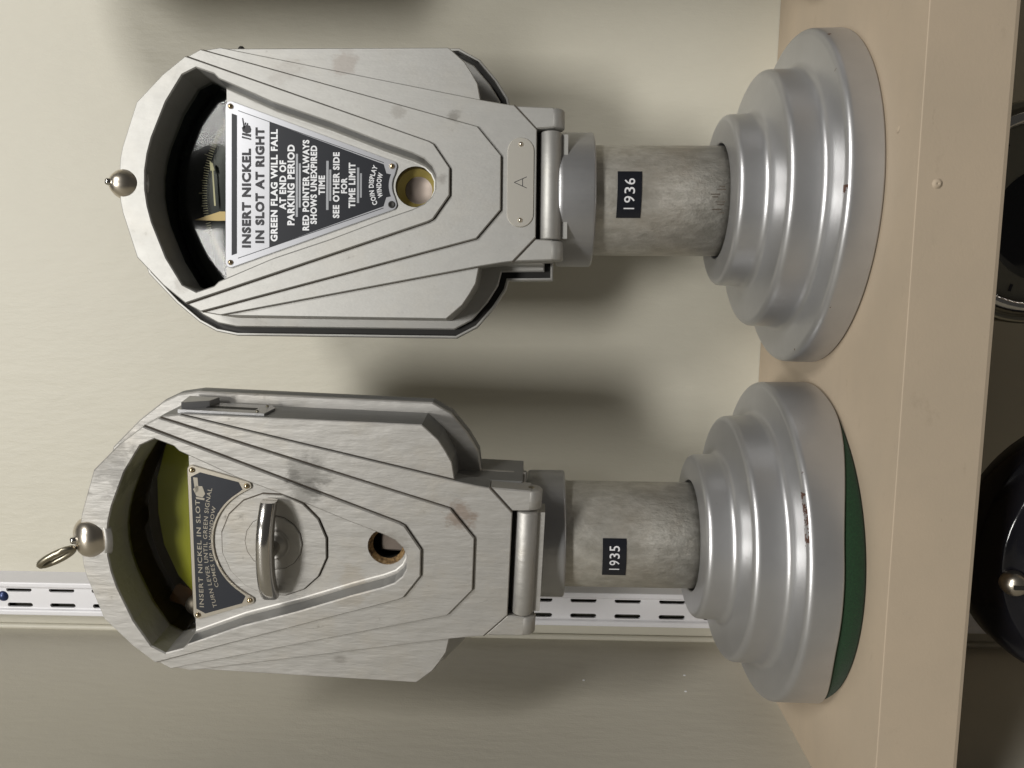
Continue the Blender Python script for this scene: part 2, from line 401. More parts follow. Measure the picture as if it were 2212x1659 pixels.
# the slotted web as one sheet with real holes
holes = []; hw = .0018
for z in slots_z:
    for cx in (-.0028, .0103):
        holes.append(list(reversed(ccw(arcp(cx, z+.0088, hw, 0, 180, 5)+arcp(cx, z-.0088, hw, 180, 360, 5)))))
zs = [-.75]+[z+.0178 for z in slots_z]+[1.05]
for i in range(len(zs)-1):
    hs = holes[2*i:2*i+2] if i < len(slots_z) else []
    xm = (fx0+fx1)/2
    for q, (xa, xb_) in enumerate(((fx0-.0008, xm), (xm, fx1+.0008))):
        h = hs[q:q+1]
        cap(mb, [[(xa, zs[i]), (xb_, zs[i]), (xb_, zs[i+1]), (xa, zs[i+1])]]+h, -.01275)
        for h_ in h: band(mb, h_, -.01275, h_, -.0108)
mb.build('slotted_channel', WHITE, std)
mb = MB(); box(mb, (fx0-.001, -.0075, -.75), (fx1+.001, -.0065, 1.05)); mb.build('channel_back', OLIVE, std)
mb = MB(); revolve(mb, [(0, .0022), (.0022, .0020), (.0040, .0008), (.0044, 0)], (.0046, -.0128, .6085), (0, -1, 0), 24)
mb.build('screw', BLUE, std)

# ------------------------------------------------------------ parking meter geometry (head frame: x right, -y to the viewer, z up)
def sym(half): return half+[(-a, b) for a, b in reversed(half) if abs(a) > 1e-6]
ARCH = [(0, .4158), (.0125, .4150), (.0190, .4137), (.0449, .4052), (.0609, .3897), (.0714, .3765)]
OUT = ARCH+[(.0758, .3684), (.0775, .3575), (.0782, .2254), (.0755, .2222), (.0700, .2160), (.0640, .2120), (.0575, .2083), (.0478, .2065)]
OUT_H = OUT+[(.0455, .2065), (0, .2065)]
L1_H = ARCH+[(.0758, .3684), (.0775, .3575), (.0478, .2065), (.0455, .1930), (.0447, .1870), (.0308, .1738), (0, .1738)]
L2_H = ARCH+[(.0758, .3684), (.0320, .2080), (.0155, .1942), (0, .1942)]
L3_H = ARCH+[(.0230, .2357), (.0214, .2328), (.0078, .2234), (0, .2234)]
def loop(half):
    full = []
    for p in half: full.append(p)
    for p in reversed(half):
        if abs(p[0]) > 1e-6: full.append((-p[0], p[1]))
    return ccw(full)
def insarch(half, d):
    L = loop(half); o = offset(L, d)
    return [o[i] if p[1] > .352 else p for i, p in enumerate(L)]
WIN_TOP = [(.0580, .3570), (.0607, .3597), (.0642, .3700), (.0602, .3780), (.0448, .3876), (.0243, .3959), (.0150, .3984), (.0055, .3998)]
VEE = [(.0447, .3260), (.0336, .2931), (.0220, .2625), (.0160, .2450), (.0128, .2380), (.0085, .2335), (.0040, .2314)]
FLOOR, GLASSY = .0080, .0185

def rear_outline(extra, nk=.049):
    h = [(0, .4200), (.0125, .4195), (.0200, .4180), (.0470, .4094), (.0640, .3930), (.0750, .3795), (.0800, .3700), (.0822, .3585), (.0826, .2235),
         (.0770, .2130), (.0660, .2035), (.0560, .1972), (nk+.0005, .1950), (nk, .1690), (0, .1690)]
    return offset(loop(h), -extra)

def floor_loop(inset=.0028):
    half = [(.0580, .3570)]+VEE
    h2 = []
    for i, (a, b) in enumerate(half):
        p = Vector(half[max(i-1, 0)]); q = Vector(half[min(i+1, len(half)-1)]); d = (q-p).normalized()
        h2.append((a+d.y*inset, b-d.x*inset))     # towards the axis
    h2[0] = (h2[0][0], .3570)
    return half, h2

def meter(cfg):
    hole = ccw([*reversed(VEE), *WIN_TOP, *[(-a, b) for a, b in reversed(WIN_TOP)], *[(-a, b) for a, b in VEE]])
    hr = list(reversed(offset(hole, -.0012)))
    root = bpy.data.objects.new('parking_meter', None); COL.objects.link(root)
    bx, by, bz = cfg['base']; root.location = (bx, by, 0)
    RI = Matrix.Translation((-bx, -by, 0))
    H = RI @ Matrix.Translation(cfg['o']) @ Matrix.Rotation(cfg['yaw'], 4, 'Z') @ Matrix.Rotation(cfg['roll'], 4, 'Y') @ Matrix.Scale(cfg['s'], 4)
    P = cfg['paint']; old = cfg['old']
    ay = cfg['axis_y']                     # pole axis behind the face plane, head frame
    # ---- stepped base
    B = Matrix.Translation((0, 0, bz))
    prof = [(.0915, .0005), (.0990, .0003), (.1, .0012)]
    prof += rnd([(.1, .0014), (.0997, .0194), (.0780, .0207), (.0774, .0410), (.0527, .0437), (.0520, .0612), (.0352, .0619), (.0350, .040)],
                [0, .0042, .0045, .0042, .0046, .0042, .0012, 0], 9, False)
    mb = MB()
    if old:
        def zf(r, z, a):
            if z < .0035 and r > .09:
                d = abs(((a+math.pi/2+math.pi) % (2*math.pi))-math.pi)       # angle from the front
                t = min(1, max(0, (math.degrees(d)-14)/56)); return z-(bz-.0004)*t*t*(3-2*t)
            return z
        lathe(mb, prof, 160, zfun=zf)
    else: lathe(mb, prof, 160)
    base = mb.build('stepped_base', cfg['basemat'], root, B)
    mb = MB(); lathe(mb, [(.0358, .0405), (.0001, .0405)], 48); mb.build('socket_floor', DARK, base)
    if old:
        mb = MB(); pr = [(0.0001, -.0115), (.0978, -.0115), (.0985, -.0105), (.0988, .002), (.0975, .0060), (.0001, .0060)]
        pr = [(.0001, .0003), (.0972, .0003), (.0982, .0020), (.0978, .0120), (.0930, .0128)]
        lathe(mb, pr, 120); mb.build('felt_pad', FELT, root)
    # ---- pole, printed tape label
    pz0, pz1 = bz+.041, cfg['collar'][0]+.01
    mb = MB(); lathe(mb, [(.0001, pz0), (.0338, pz0), (.0338, pz1)], 96); pole = mb.build('pole', PIPE, root)
    a0, a1, z0, z1, yr, ta0, ta1 = cfg['tape']
    def cyl(a, z, r=.0338): return (r*math.sin(R(a)), -r*math.cos(R(a)), z)
    def tp(a, z, r):      # a degrees, z metres, with a slight skew of the tape
        t = (a-a0)/(a1-a0); return cyl(a, z+cfg['skew']*(t-.5), r)
    mb = MB(); n = 24; v = []
    for k in range(n+1):
        a = a0+(a1-a0)*k/n
        for zq in (z0, z1): v.append(tp(a, zq, .0343))
    mb.add(v, [(2*k, 2*k+2, 2*k+3, 2*k+1) for k in range(n)], 0, True)
    for k, q in ((0, 0), (n, 1)):
        a = a0+(a1-a0)*k/n; mb.add([tp(a, z0, .0343), tp(a, z1, .0343), tp(a, z1, .0337), tp(a, z0, .0337)], [(0, 1, 2, 3)])
    for zq in (z0, z1):
        v = []
        for k in range(n+1):
            a = a0+(a1-a0)*k/n; v += [tp(a, zq, .0343), tp(a, zq, .0337)]
        mb.add(v, [(2*k, 2*k+1, 2*k+3, 2*k+2) for k in range(n)])
    tape = mb.build('date_label', TAPE, pole)
    mb = MB(); zc = (z0+z1)/2; hh = .0031
    wch = (ta1-ta0)/4
    for i, ch in enumerate(yr):
        c0 = ta0+wch*(i+.14); c1 = ta0+wch*(i+.86)
        if ch == '1': m_ = (c0+c1)/2; c0, c1 = m_-.6, m_+.6; text(mb, 'I', c0, c1, zc-hh, zc+hh, lambda a, z: tp(a, z, .03445), 0)
        else: text(mb, ch, c0, c1, zc-hh, zc+hh, lambda a, z: tp(a, z, .03445), .005)
    mb.build('lettering', TAPEW, tape)
    # scratches where the pole enters the base
    mb = MB()
    for k in range(cfg['scr']):
        a = -14+k*3.6+random.uniform(-1, 1); zl = pz0+.0225+random.uniform(0, .006); wd = random.uniform(.35, .8); h_ = random.uniform(.003, .006)
        mb.add([cyl(a-wd, zl, .03387), cyl(a+wd, zl, .03387), cyl(a+wd*.6, zl+h_, .03387), cyl(a-wd*.6, zl+h_, .03387)], [(0, 1, 2, 3)])
    if cfg['scr']: mb.build('scratch_marks', GROOVE_MARK, pole)
    # ---- collar
    cz0, cz1 = cfg['collar']; cr = cfg['cr']
    mb = MB(); prof = rnd([(.0336, cz0), (cr, cz0), (cr, cz1-.004), (cr-.0005, cz1-.002), (cr-.004, cz1), (.02, cz1)], [0, .0018, .004, .004, .003, 0], 5, False)
    lathe(mb, prof, 96); collar = mb.build('collar', COLLAR, root)
    # ---- head body: neck, housing, gap, back cover
    body_mb = MB()
    nk = ccw([(-.0440, .1660), (.0440, .1660), (.0440, .2100), (-.0440, .2100)])
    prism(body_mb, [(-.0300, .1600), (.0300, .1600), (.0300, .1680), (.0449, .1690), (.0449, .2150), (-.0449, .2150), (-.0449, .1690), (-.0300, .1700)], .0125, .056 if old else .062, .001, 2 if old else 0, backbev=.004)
    nk_ = .0430 if old else .0465
    prism(body_mb, rear_outline(.0018 if old else .0008, nk_), .0285, .0312, .0007, 0, [hr], False)
    prism(body_mb, rear_outline(-.0045, nk_), .0312, .0352, 0, 1, [hr], False)
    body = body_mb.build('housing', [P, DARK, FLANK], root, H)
    mb = MB(); ro = rear_outline(.0062 if not old else .0024, nk_ if not old else nk_-.002)
    F = offset(ro, .0006)
    if old: cap(mb, [F, hr], .0320); band(mb, F, .0320, ro, .0346)
    else:       # thin walled shell standing off the door, a dark gap inside its rim
        inn_ = offset(ro, .0016)
        cap(mb, [F, list(reversed(inn_))], .0300); band(mb, F, .0300, ro, .0306); band(mb, ro, .0306, ro, .0346); band(mb, list(reversed(inn_)), .0300, list(reversed(inn_)), .0338)
        cap(mb, [inn_, hr], .0336, 1)
    shr = lambda d: [(a*(1-d/.083), .30+(b-.30)*(1-d/.12)) for a, b in ro]
    lv = [(ro, .0346), (offset(ro, .0004), .0390), (offset(ro, .0030), .0410), (shr(.0110), .0500), (shr(.0165), .0600), (shr(.0205), .0680)]
    for (a_, ya_), (b_, yb_) in zip(lv[:-1], lv[1:]): band(mb, a_, ya_, b_, yb_)
    band(mb, shr(.0205), .0680, shr(.0250), .0715); far = shr(.0250)
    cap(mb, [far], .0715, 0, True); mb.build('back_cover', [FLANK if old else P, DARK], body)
    # ---- face casting with its four stepped levels
    Y0, Y1, Y2, Y3 = .0021, 0., -.0021, -.0042
    mb = MB()
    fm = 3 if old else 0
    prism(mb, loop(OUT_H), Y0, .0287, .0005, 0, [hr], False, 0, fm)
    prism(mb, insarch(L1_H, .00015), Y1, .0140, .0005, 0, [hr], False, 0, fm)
    prism(mb, insarch(L2_H, .0003), Y2, .0005, .0005, 0, [hr], False)
    W = WIN_TOP+[(-a, b) for a, b in reversed(WIN_TOP)]
    vl = [(-a, b) for a, b in VEE]; full = [(-a, b) for a, b in reversed([])]
    L3 = insarch(L3_H, .00045); F3 = offset(L3, .0006)
    hb = offset(hole, -.0007)
    cap(mb, [F3, list(reversed(hb))], Y3); band(mb, F3, Y3, L3, Y3+.0006); band(mb, L3, Y3+.0006, L3, -.0004)
    hf = list(reversed(hole)); band(mb, list(reversed(hb)), Y3, hf, Y3+.0007)
    half, h2 = floor_loop()
    vo = [(a, b) for a, b in half]+[(-a, b) for a, b in reversed(half)]
    vi = [(a, b) for a, b in h2]+[(-a, b) for a, b in reversed(h2)]
    nv = len(vo)       # V shaped wall, softly curved into the floor
    rows = []
    for t, inn in ((0, 0), (.80, .38), (.80, .38), (.90, .52), (.97, .74), (1, 1)):
        yy = (Y3+.0007)+(FLOOR-Y3-.0007)*t
        rows.append([(o[0]+(i_[0]-o[0])*inn, yy, o[1]+(i_[1]-o[1])*inn) for o, i_ in zip(vo, vi)])
    for k_, (r0, r1) in enumerate(zip(rows[:-1], rows[1:])):
        if k_ != 1: mb.add(r0+r1, [(i, i+1, nv+i+1, nv+i) for i in range(nv-1)], 3 if k_ == 0 else 0, k_ > 1)  # straight part of the V wall is darker grey on both meters
    wt = WIN_TOP+[(-a, b) for a, b in reversed(WIN_TOP)]
    ws = [(.0540, .3460)]+wt+[(-.0540, .3460)]
    nw = len(wt); mb.add([(a, Y3+.0007, b) for a, b in wt]+[(a*.985, GLASSY+.001, .3570+(b-.3570)*.985) for a, b in wt],
                         [(i, nw+i, nw+i+1, i+1) for i in range(nw-1)])
    cz, ccx, cr2 = .2447, cfg['coinx'], cfg['coinr']
    hc = list(reversed(circle(ccx, cz, cr2, 32)))
    fl = ccw(vi); cap(mb, [fl, hc], FLOOR)
    band(mb, hc, FLOOR, hc, FLOOR+.004, 2)
    mb.add([(-.0575, FLOOR, .3570), (.0575, FLOOR, .3570), (.0575, GLASSY+.001, .3570), (-.0575, GLASSY+.001, .3570)], [(0, 1, 2, 3)])
    # dark ribbons at every step foot: groove shade and dirt put into colour
    for pts, y_, wd in (([(.0772, .3575), (.0478, .2065)], Y0, .0009), ([(.0757, .3680), (.0320, .2080), (.0155, .1942), (-.0155, .1942), (-.0320, .2080), (-.0757, .3680)], Y1, .0009),
                        ([(.0712, .3762), (.0230, .2357), (.0214, .2328), (.0078, .2234), (-.0078, .2234), (-.0214, .2328), (-.0230, .2357), (-.0712, .3762)], Y2, .0009),
                        ([(-.0772, .3575), (-.0478, .2065)], Y0, .0009)):
        ribbon(mb, pts, wd, y_-.00012, 1)
    face = mb.build('face_casting', [P, GROOVE_MARK, RUST if old else GROOVE_MARK, FLANK], body)
    # ---- hinge: two lugs and the knuckle between them
    for s in (1, -1):
        mb = MB()
        L = ccw([(s*.0447, .1864), (s*.0316, .1740), (s*.0322, .1640), (s*.0438, .1640)])
        prism(mb, L, .0010, .0150, .0007)
        revolve(mb, [(.0001, 0), (.0056, 0), (.0064, .0008), (.0064, .0104), (.0056, .0112), (.0001, .0112)], (s*.0324, .0074, .1640), (s, 0, 0), 28)
        lug = mb.build('hinge_lug', P, face)
        ribm = MB(); ribbon(ribm, [(s*.0450, .1872), (s*.0311, .1741)], .0009, -.0001 if False else .0008); ribm.build('dark_groove_line', GROOVE_MARK, lug)  # dark ribbon paints the shade of the seam above the lug
        if old and s == 1:
            p_ = MB(); revolve(p_, [(.0001, .0004), (.0016, .0004), (.0019, -.0002)], (.0437, .0074, .1640), (1, 0, 0), 14); p_.build('hinge_pin', TARN, lug)
    mb = MB()
    revolve(mb, [(.0001, 0), (.0056, 0), (.0063, .0008), (.0063, .0615), (.0056, .0623), (.0001, .0623)], (-.0315, .0068, .1655), (1, 0, 0), 32)
    box(mb, (-.0305, .0062, .1555), (.0298, .020, .1700))
    mb.build('hinge_knuckle', P, body)
    mb = MB(); box(mb, (-.0312, .0090, .1690), (.0304, .0120, .1760)); mb.build('hinge_gap', DARK, body)
    # ---- window
    mb = MB(); gl = ccw([(a*.98, .3555+(b-.3555)*.98) for a, b in wt]+[]); cols = 28; rows_ = 10; v = []
    for j in range(rows_+1):
        for i in range(cols+1):
            x = -.064+.128*i/cols
            tp_ = sorted([(a_, b_) for a_, b_ in wt if b_ > .3690]); zt_ = tp_[0][1]
            for (a0_, b0_), (a1_, b1_) in zip(tp_[:-1], tp_[1:]):
                if a0_ <= x <= a1_: zt_ = b0_+(b1_-b0_)*(x-a0_)/(a1_-a0_)
            zq = .3520+(zt_+.0004-.3520)*j/rows_
            v.append((x, GLASSY-(.0008 if old else .0050)*(1-(x/.064)**2)+.00030*math.sin(x*95+1.0)*math.cos((zq-.37)*70)-.0004*(1-((zq-.377)/.025)**2)+(0 if old else (zq-.352)*.135-.0020-x*.035), zq))
    mb.add(v, [(j*(cols+1)+i, j*(cols+1)+i+1, (j+1)*(cols+1)+i+1, (j+1)*(cols+1)+i) for j in range(rows_) for i in range(cols)], 0, True)
    win = mb.build('window_glass', GLASS, face)
    # shallow box behind the glass
    mb = MB(); bxm = BROWN if old else SLATE
    bk = .046
    wl = ccw(offset(ccw(wt+[(-.054, .3460), (.054, .3460)]), -.0008))
    band(mb, list(reversed(wl)), GLASSY-.0005, list(reversed(wl)), bk); cap(mb, [wl], bk)
    inn = mb.build('window_box', bxm, face)
    if old:
        mb = MB(); L = ccw([(-.047, .350), (.062, .350), (.060, .3740), (.050, .3800), (.030, .3860), (.008, .3865), (-.012, .3840), (-.032, .3760), (-.044, .3660)])
        prism(mb, L, .0290, .0300, .0003); mb.build('green_flag', GREEN, inn)
        mb = MB(); revolve(mb, [(.0001, .004), (.003, .0036), (.0052, .0022), (.0058, 0), (.0058, -.006)], (-.0500, .027, .3655), (0, -1, .1), 24); mb.build('end_knob', COIN, inn)
        mb = MB(); prism(mb, ccw(rnd([(-.056, .366), (-.044, .363), (-.038, .378), (-.050, .384)], .003, 4)), .0310, .0320, .0003); mb.build('brown_bracket', mat('brown_bracket_metal', (.16, .075, .025), .3, .5), inn)
    else:
        # glossy domed dial with engraved minute marks
        mb = MB(); cc = (-.0010, .3045); v = []; nr, na = 8, 48
        for j in range(nr+1):
            for i in range(na+1):
                rr = .040+.052*j/nr; a = R(40+100*i/na)
                v.append((cc[0]+rr*math.cos(a), .0335-.0055*math.cos((j/nr-.35)*1.6), cc[1]+rr*math.sin(a)))
        mb.add(v, [(j*(na+1)+i, j*(na+1)+i+1, (j+1)*(na+1)+i+1, (j+1)*(na+1)+i) for j in range(nr) for i in range(na)], 0, True)
        dial = mb.build('dial', DIAL, inn)
        mb = MB()
        for i in range(61):
            a = R(90-36+72*i/60); l = .0050 if i % 15 == 0 else (.0030 if i % 5 else .0036)
            r0 = .0722
            for (ra, rb) in ((r0, r0+l),):
                d = Vector((math.cos(a), math.sin(a))); t = Vector((-d.y, d.x))*.00016; c_ = Vector(cc)
                q = [c_+d*ra+t, c_+d*ra-t, c_+d*rb-t, c_+d*rb+t]; mb.add([(p.x, .0268, p.y) for p in q], [(0, 1, 2, 3)])
        mb.build('minute_marks', TICK, dial)
        mb = MB(); prism(mb, ccw([(-.0178, .3835), (-.0125, .3680), (-.0125, .3560), (-.0178, .3560), (-.0182, .3690)]), .0250, .0256, 0); mb.build('pointer', TAN, dial)
        mb = MB(); prism(mb, ccw([(-.0090, .3705), (.0150, .3722), (.0150, .3730), (-.0090, .3715)]), .0252, .0256, 0)
        prism(mb, ccw([(.0125, .3712), (.0170, .3724), (.0180, .3742), (.0125, .3738)]), .0250, .0256, 0); mb.build('time_hand', TICK, dial)
    # ---- coin window
    if old:
        mb = MB(); band(mb, list(reversed(circle(ccx, cz, cr2+.0002, 28))), FLOOR-.0002, list(reversed(circle(ccx, cz, cr2-.0022, 28))), FLOOR+.0035, 0, True)
        ring = mb.build('coin_window_rim', RUST, face)
        mb = MB(); band(mb, list(reversed(circle(ccx, cz, cr2-.002, 28))), FLOOR+.0033, list(reversed(circle(ccx, cz, cr2+.002, 28))), .0290); cap(mb, [circle(ccx, cz, .016, 24)], .0290)
        mb.build('coin_chute', DARK, ring)
        mb = MB(); prism(mb, ccw([(ccx-.0065, cz-.010), (ccx+.0050, cz-.010), (ccx+.0050, cz+.0052), (ccx-.0065, cz+.0052)]), .0165, .0200, .0012); mb.build('coin_gate', COIN, ring)
        mb = MB(); prism(mb, ccw([(ccx+.0056, cz-.010), (ccx+.0095, cz-.010), (ccx+.0095, cz+.0065), (ccx+.0056, cz+.0065)]), .0150, .0180, .0006); mb.build('chute_spring', mat('blued_steel', (.10, .12, .13), .8, .4), ring)
    else:
        mb = MB(); c0 = list(reversed(circle(ccx, cz, cr2, 32))); c1 = list(reversed(circle(ccx, cz, cr2, 32))); c2 = list(reversed(circle(ccx, cz-.0004, .0082, 32)))
        band(mb, c0, FLOOR+.0005, c1, FLOOR+.0065, 0, True); band(mb, c1, FLOOR+.0065, c2, FLOOR+.0100, 1, True)
        ring = mb.build('coin_window_rim', [TARN, YELLOW], face)
        mb = MB(); revolve(mb, [(.0001, .0003), (.0072, .0003), (.0078, .0008), (.0086, .0008), (.0088, 0)], (ccx, FLOOR+.0108, cz-.0006), (0, -1, 0), 36); mb.build('coin', COIN, ring)
    # ---- instruction plate
    py = FLOOR-.0011
    fl_ = lambda yy: (lambda x, z: (x, yy, z))
    if not old:
        zt, zb = .3543, .2586; xt, xb = .0458, .0112
        lz = lambda px: .3543-(px-105)*4.785e-5
        def lx(px, row):      # zoomed row/col of the print to plate coordinates
            mid = 1130+(1166-1130)*(row-105)/2000; return -(px-mid)*4.81e-5
        prc = arcp(0, .2447, .0165, 57, 123, 10)
        out = rnd([(-xt-.0046, zt+.0029), (-xb-.0034, zb-.0034)], 0)
        corner = lambda cx, cz_, a0_, a1_, r=.0031: arcp(cx, cz_, r, a0_, a1_, 6)
        Lp = corner(xt, zt, -18, 90)+corner(-xt, zt, 90, 198)+corner(-xb, zb, 198, 275)+list(reversed(arcp(0, .2447, .0137, 62, 118, 8)))+corner(xb, zb, -95, -18)
        mb = MB(); prism(mb, Lp, py, FLOOR+.0002, .0003); plate = mb.build('instruction_plate', PLATE_SILVER, face)
        mb = MB()
        inA = lambda z, d: xt+.0007-d-(zt-z)*(xt-xb)/(zt-zb)
        def bandp(za, zb_, d): return ccw([(-inA(za, d), za), (inA(za, d), za), (inA(zb_, d), zb_), (-inA(zb_, d), zb_)])
        cap(mb, [bandp(lz(120), lz(186), .0046)], py-.00008)
        zA, zB = lz(590), lz(2035)
        Lb = [(-inA(zA, .0014), zA), (inA(zA, .0014), zA), (inA(zB+.0015, .0014), zB+.0015), (.0070, zB-.0001)]+arcp(0, .2447, .0158, 66, 114, 8)+[(-.0070, zB-.0001), (-inA(zB+.0015, .0014), zB+.0015)]
        cap(mb, [ccw(Lb)], py-.00008)
        for s in (1, -1):
            v0, v1 = (inA(lz(200), .0016)*s, lz(200)), (inA(zB+.0015, .0004)*s, zB+.0015)
            ribbon(mb, [v0, v1], .00035, py-.00012)
        mb.build('black_field', PLATE_BLACK, plate)
        T = [('INSERT NICKEL', 248, 360, 695, 1903, 0), ('IN SLOT AT RIGHT', 415, 527, 440, 1849, 0),
             ('GREEN FLAG WILL FALL', 607, 694, 465, 1831, 1), ('AT END OF', 714, 800, 845, 1445, 1), ('PARKING PERIOD', 813, 905, 655, 1635, 1),
             ('RED POINTER ALWAYS', 1002, 1086, 600, 1701, 1), ('SHOWS UNEXPIRED', 1100, 1182, 670, 1625, 1), ('TIME', 1200, 1280, 1035, 1270, 1),
             ('SEE OTHER SIDE', 1378, 1460, 755, 1555, 1), ('FOR', 1478, 1556, 1065, 1255, 1), ('TIME LIMIT', 1573, 1656, 885, 1435, 1)]
        mb = MB()
        for (s_, c0, c1, r0, r1, k_) in T:
            x0, x1 = lx(r1, c0), lx(r0, c0)
            text(mb, s_, x0, x1, lz(c1), lz(c0), fl_(py-.00022), .042 if k_ else .048, k_)
        def arcw(rad):
            def f(x, z): a = math.pi/2-x/rad; rr = rad+(z-0); return (rr*math.cos(a), .2447+rr*math.sin(a))
            return f
        for s_, rad, half_, h_ in (('COIN DISPLAY', .0260, .0118, .0030), ('WINDOW', .0215, .0072, .0030)):
            text(mb, s_, -half_, half_, -h_/2, h_/2, fl_(py-.00022), .034, 1, arcw(rad))
        # pointing hand printed after the first line
        hx, hz = lx(470, 300), lz(303)
        def hp(pts): cap(mb, [ccw([(hx+a*.0001, hz+b*.0001) for a, b in pts])], py-.00022, 0)
        hp([(2, 15), (70, 26), (70, 20), (14, 8)]); hp([(-8, 22), (14, 26), (26, 14), (30, -6), (24, -22), (4, -28), (-14, -24), (-20, 0)])
        hp([(-28, 26), (-16, 24), (-26, -28), (-40, -26)]); hp([(-46, 26), (-36, 26), (-50, -28), (-58, -28)]); hp([(30, 10), (44, 8), (44, 2), (32, 2)]); hp([(30, -2), (41, -4), (40, -10), (30, -9)])
        mb.build('lettering', [INK, INKW], plate)
        mb = MB()
        for (c0, c1, r0, r1) in ((918, 945, 768, 1535), (955, 980, 885, 1420), (1295, 1325, 858, 1455), (1333, 1358, 965, 1345), (1675, 1703, 945, 1375), (1713, 1736, 1015, 1310)):
            cap(mb, [ccw([(lx(r1, c0), lz(c0)), (lx(r0, c0), lz(c0)), (lx(r0, c0), lz(c1)), (lx(r1, c0), lz(c1))])], py-.0002)
        mb.build('divider_rule', RULE, plate)
        rv = [(xt, zt, RIVET), (-xt, zt, RIVET), (xb, zb, RIVET), (-xb, zb, DARK)]
    else:
        zt, zb = .3550, .3242
        Ra = .0352; cxk, czk = .0010, .3092
        mb = MB(); A0 = math.degrees(math.atan2(zb-.0030-czk, .0300)); arc_ = arcp(cxk, czk, Ra, 31, 149, 20)
        Lp = arcp(.0438, zt, .0028, -16, 90, 5)+arcp(-.0452, zt, .0028, 90, 196, 5)+arcp(-.0340, zb, .0028, 196, 300, 5)+list(reversed(arc_))+arcp(.0360, zb, .0028, -120, -16, 5)
        prism(mb, Lp, py, FLOOR+.0002, .0003); plate = mb.build('instruction_plate', PLATE_FRAME, face)
        mb = MB(); Li = [(.0412, zt-.0014), (-.0424, zt-.0014)]+[(-.0360, zb+.0040), (-.0322, zb+.0028)]+list(reversed(arcp(cxk, czk, Ra+.0012, 33, 147, 20)))+[(.0345, zb+.0028), (.0375, zb+.0040)]
        Li = [(.0398, zt+.0008), (-.0412, zt+.0008), (-.0440, zt-.0045), (-.0362, zb+.0045), (-.0316, zb+.0024)]+list(reversed(arcp(cxk, czk, Ra+.0013, 34, 146, 20)))+[(.0337, zb+.0024), (.0380, zb+.0045), (.0427, zt-.0045)]
        cap(mb, [ccw(Li)], py-.00008); mb.build('black_field', PLATE_WORN, plate)
        mb = MB()
        def bow(cx_, cz_, rad):
            def f(x, z): a = math.pi/2-(x-cx_)/rad; return (cx_+(rad+z-cz_)*math.cos(a), cz_-rad+(rad+z-cz_)*math.sin(a))
            return f
        text(mb, 'INSERT NICKEL IN SLOT', -.0400, .0262, .3512, .3538, fl_(py-.0002), .010)
        text(mb, 'TURN LEVER UNTIL GREEN SIGNAL', -.0400, .0340, .3478, .3502, fl_(py-.0002), .006, 0, bow(-.002, .3490, .16))
        text(mb, 'COMES UP IN WINDOW', -.0270, .0230, .3448, .3470, fl_(py-.0002), .006, 0, bow(-.002, .3459, .11))
        for pts in ([(.0300, .3535), (.0395, .3545), (.0395, .3520), (.0320, .3516)], [(.0285, .3530), (.0325, .3548), (.0345, .3530), (.0345, .3495), (.0300, .3480), (.0278, .3495)], [(.0268, .3532), (.0280, .3534), (.0274, .3484), (.0262, .3486)]):
            cap(mb, [ccw(pts)], py-.0002)
        mb.build('lettering', INKD, plate)
        rv = [(.0438, zt, RIVET), (-.0452, zt, RIVET), (.0360, zb, RIVET), (-.0340, zb, RIVET)]
    for x, z, mtl in rv:
        mb = MB()
        if mtl is DARK: revolve(mb, [(.0001, .0002), (.0012, .0002), (.0016, .0006), (.0021, .0003)], (x, py, z), (0, -1, 0), 18)
        else: revolve(mb, [(.0001, .0013), (.0007, .0012), (.0013, .0008), (.0016, .0000)], (x, py-.0002, z), (0, -1, 0), 18)
        mb.build('rivet' if mtl is not DARK else 'rivet_hole', mtl, plate)
    if old:      # turning lever on its polygonal disc
        mb = MB(); kx, kz = .0010, .3092
        D = [(kx+.0312*math.cos(R(11.25+22.5*i)), kz+.0306*math.sin(R(11.25+22.5*i))) for i in range(16)]
        prism(mb, D, FLOOR-.0016, FLOOR+.0004, .0004); ribbon(mb, offset(ccw(D), -.0003)+[offset(ccw(D), -.0003)[0]], .0008, FLOOR-.00015, 1)
        disc = mb.build('lever_disc', [P, GROOVE_MARK], face)
        mb = MB(); D2 = [(kx+.0020+.0165*math.cos(R(22.5*i)), kz+.0165*math.sin(R(22.5*i))) for i in range(16)]
        prism(mb, D2, FLOOR-.0024, FLOOR-.0012, .0005); ribbon(mb, D2+[D2[0]], .0006, FLOOR-.00172, 1)
        revolve(mb, [(.0095, 0), (.0088, .0012), (.0082, .0004), (.0060, .0004), (.0056, .0016), (.0001, .0018)], (kx+.0012, FLOOR-.0023, kz), (0, -1, 0), 32, 0)
        mb.build('lever_hub', [P, GROOVE_MARK], disc)
        mb = MB(); nh = 26; hl = .0290; v = []; th = .0044      # bowed polished lever
        ring_n = 12
        for i in range(nh+1):
            t = -1+2*i/nh; x = kx+hl*t; yo = -.0125+.0095*abs(t)**2.6; hgt = .0112*(1-.25*abs(t)**3)
            for k in range(ring_n):
                a = 2*math.pi*k/ring_n; ca, sa = math.cos(a), math.sin(a)
                sgn = lambda q_: (1 if q_ >= 0 else -1)
                v.append((x, yo+hgt/2+sgn(ca)*abs(ca)**.5*hgt/2, kz+.0006+sgn(sa)*abs(sa)**.7*th))
        mb.add(v, [(i*ring_n+k, (i+1)*ring_n+k, (i+1)*ring_n+(k+1) % ring_n, i*ring_n+(k+1) % ring_n) for i in range(nh) for k in range(ring_n)], 0, True)
        mb.add(v[:ring_n], [tuple(range(ring_n))]); mb.add(v[-ring_n:], [tuple(reversed(range(ring_n)))])
        revolve(mb, [(.0045, 0), (.0038, .012)], (kx, FLOOR-.0022, kz), (0, -1, 0), 20)
        mb.build('turning_lever', STEEL, disc)
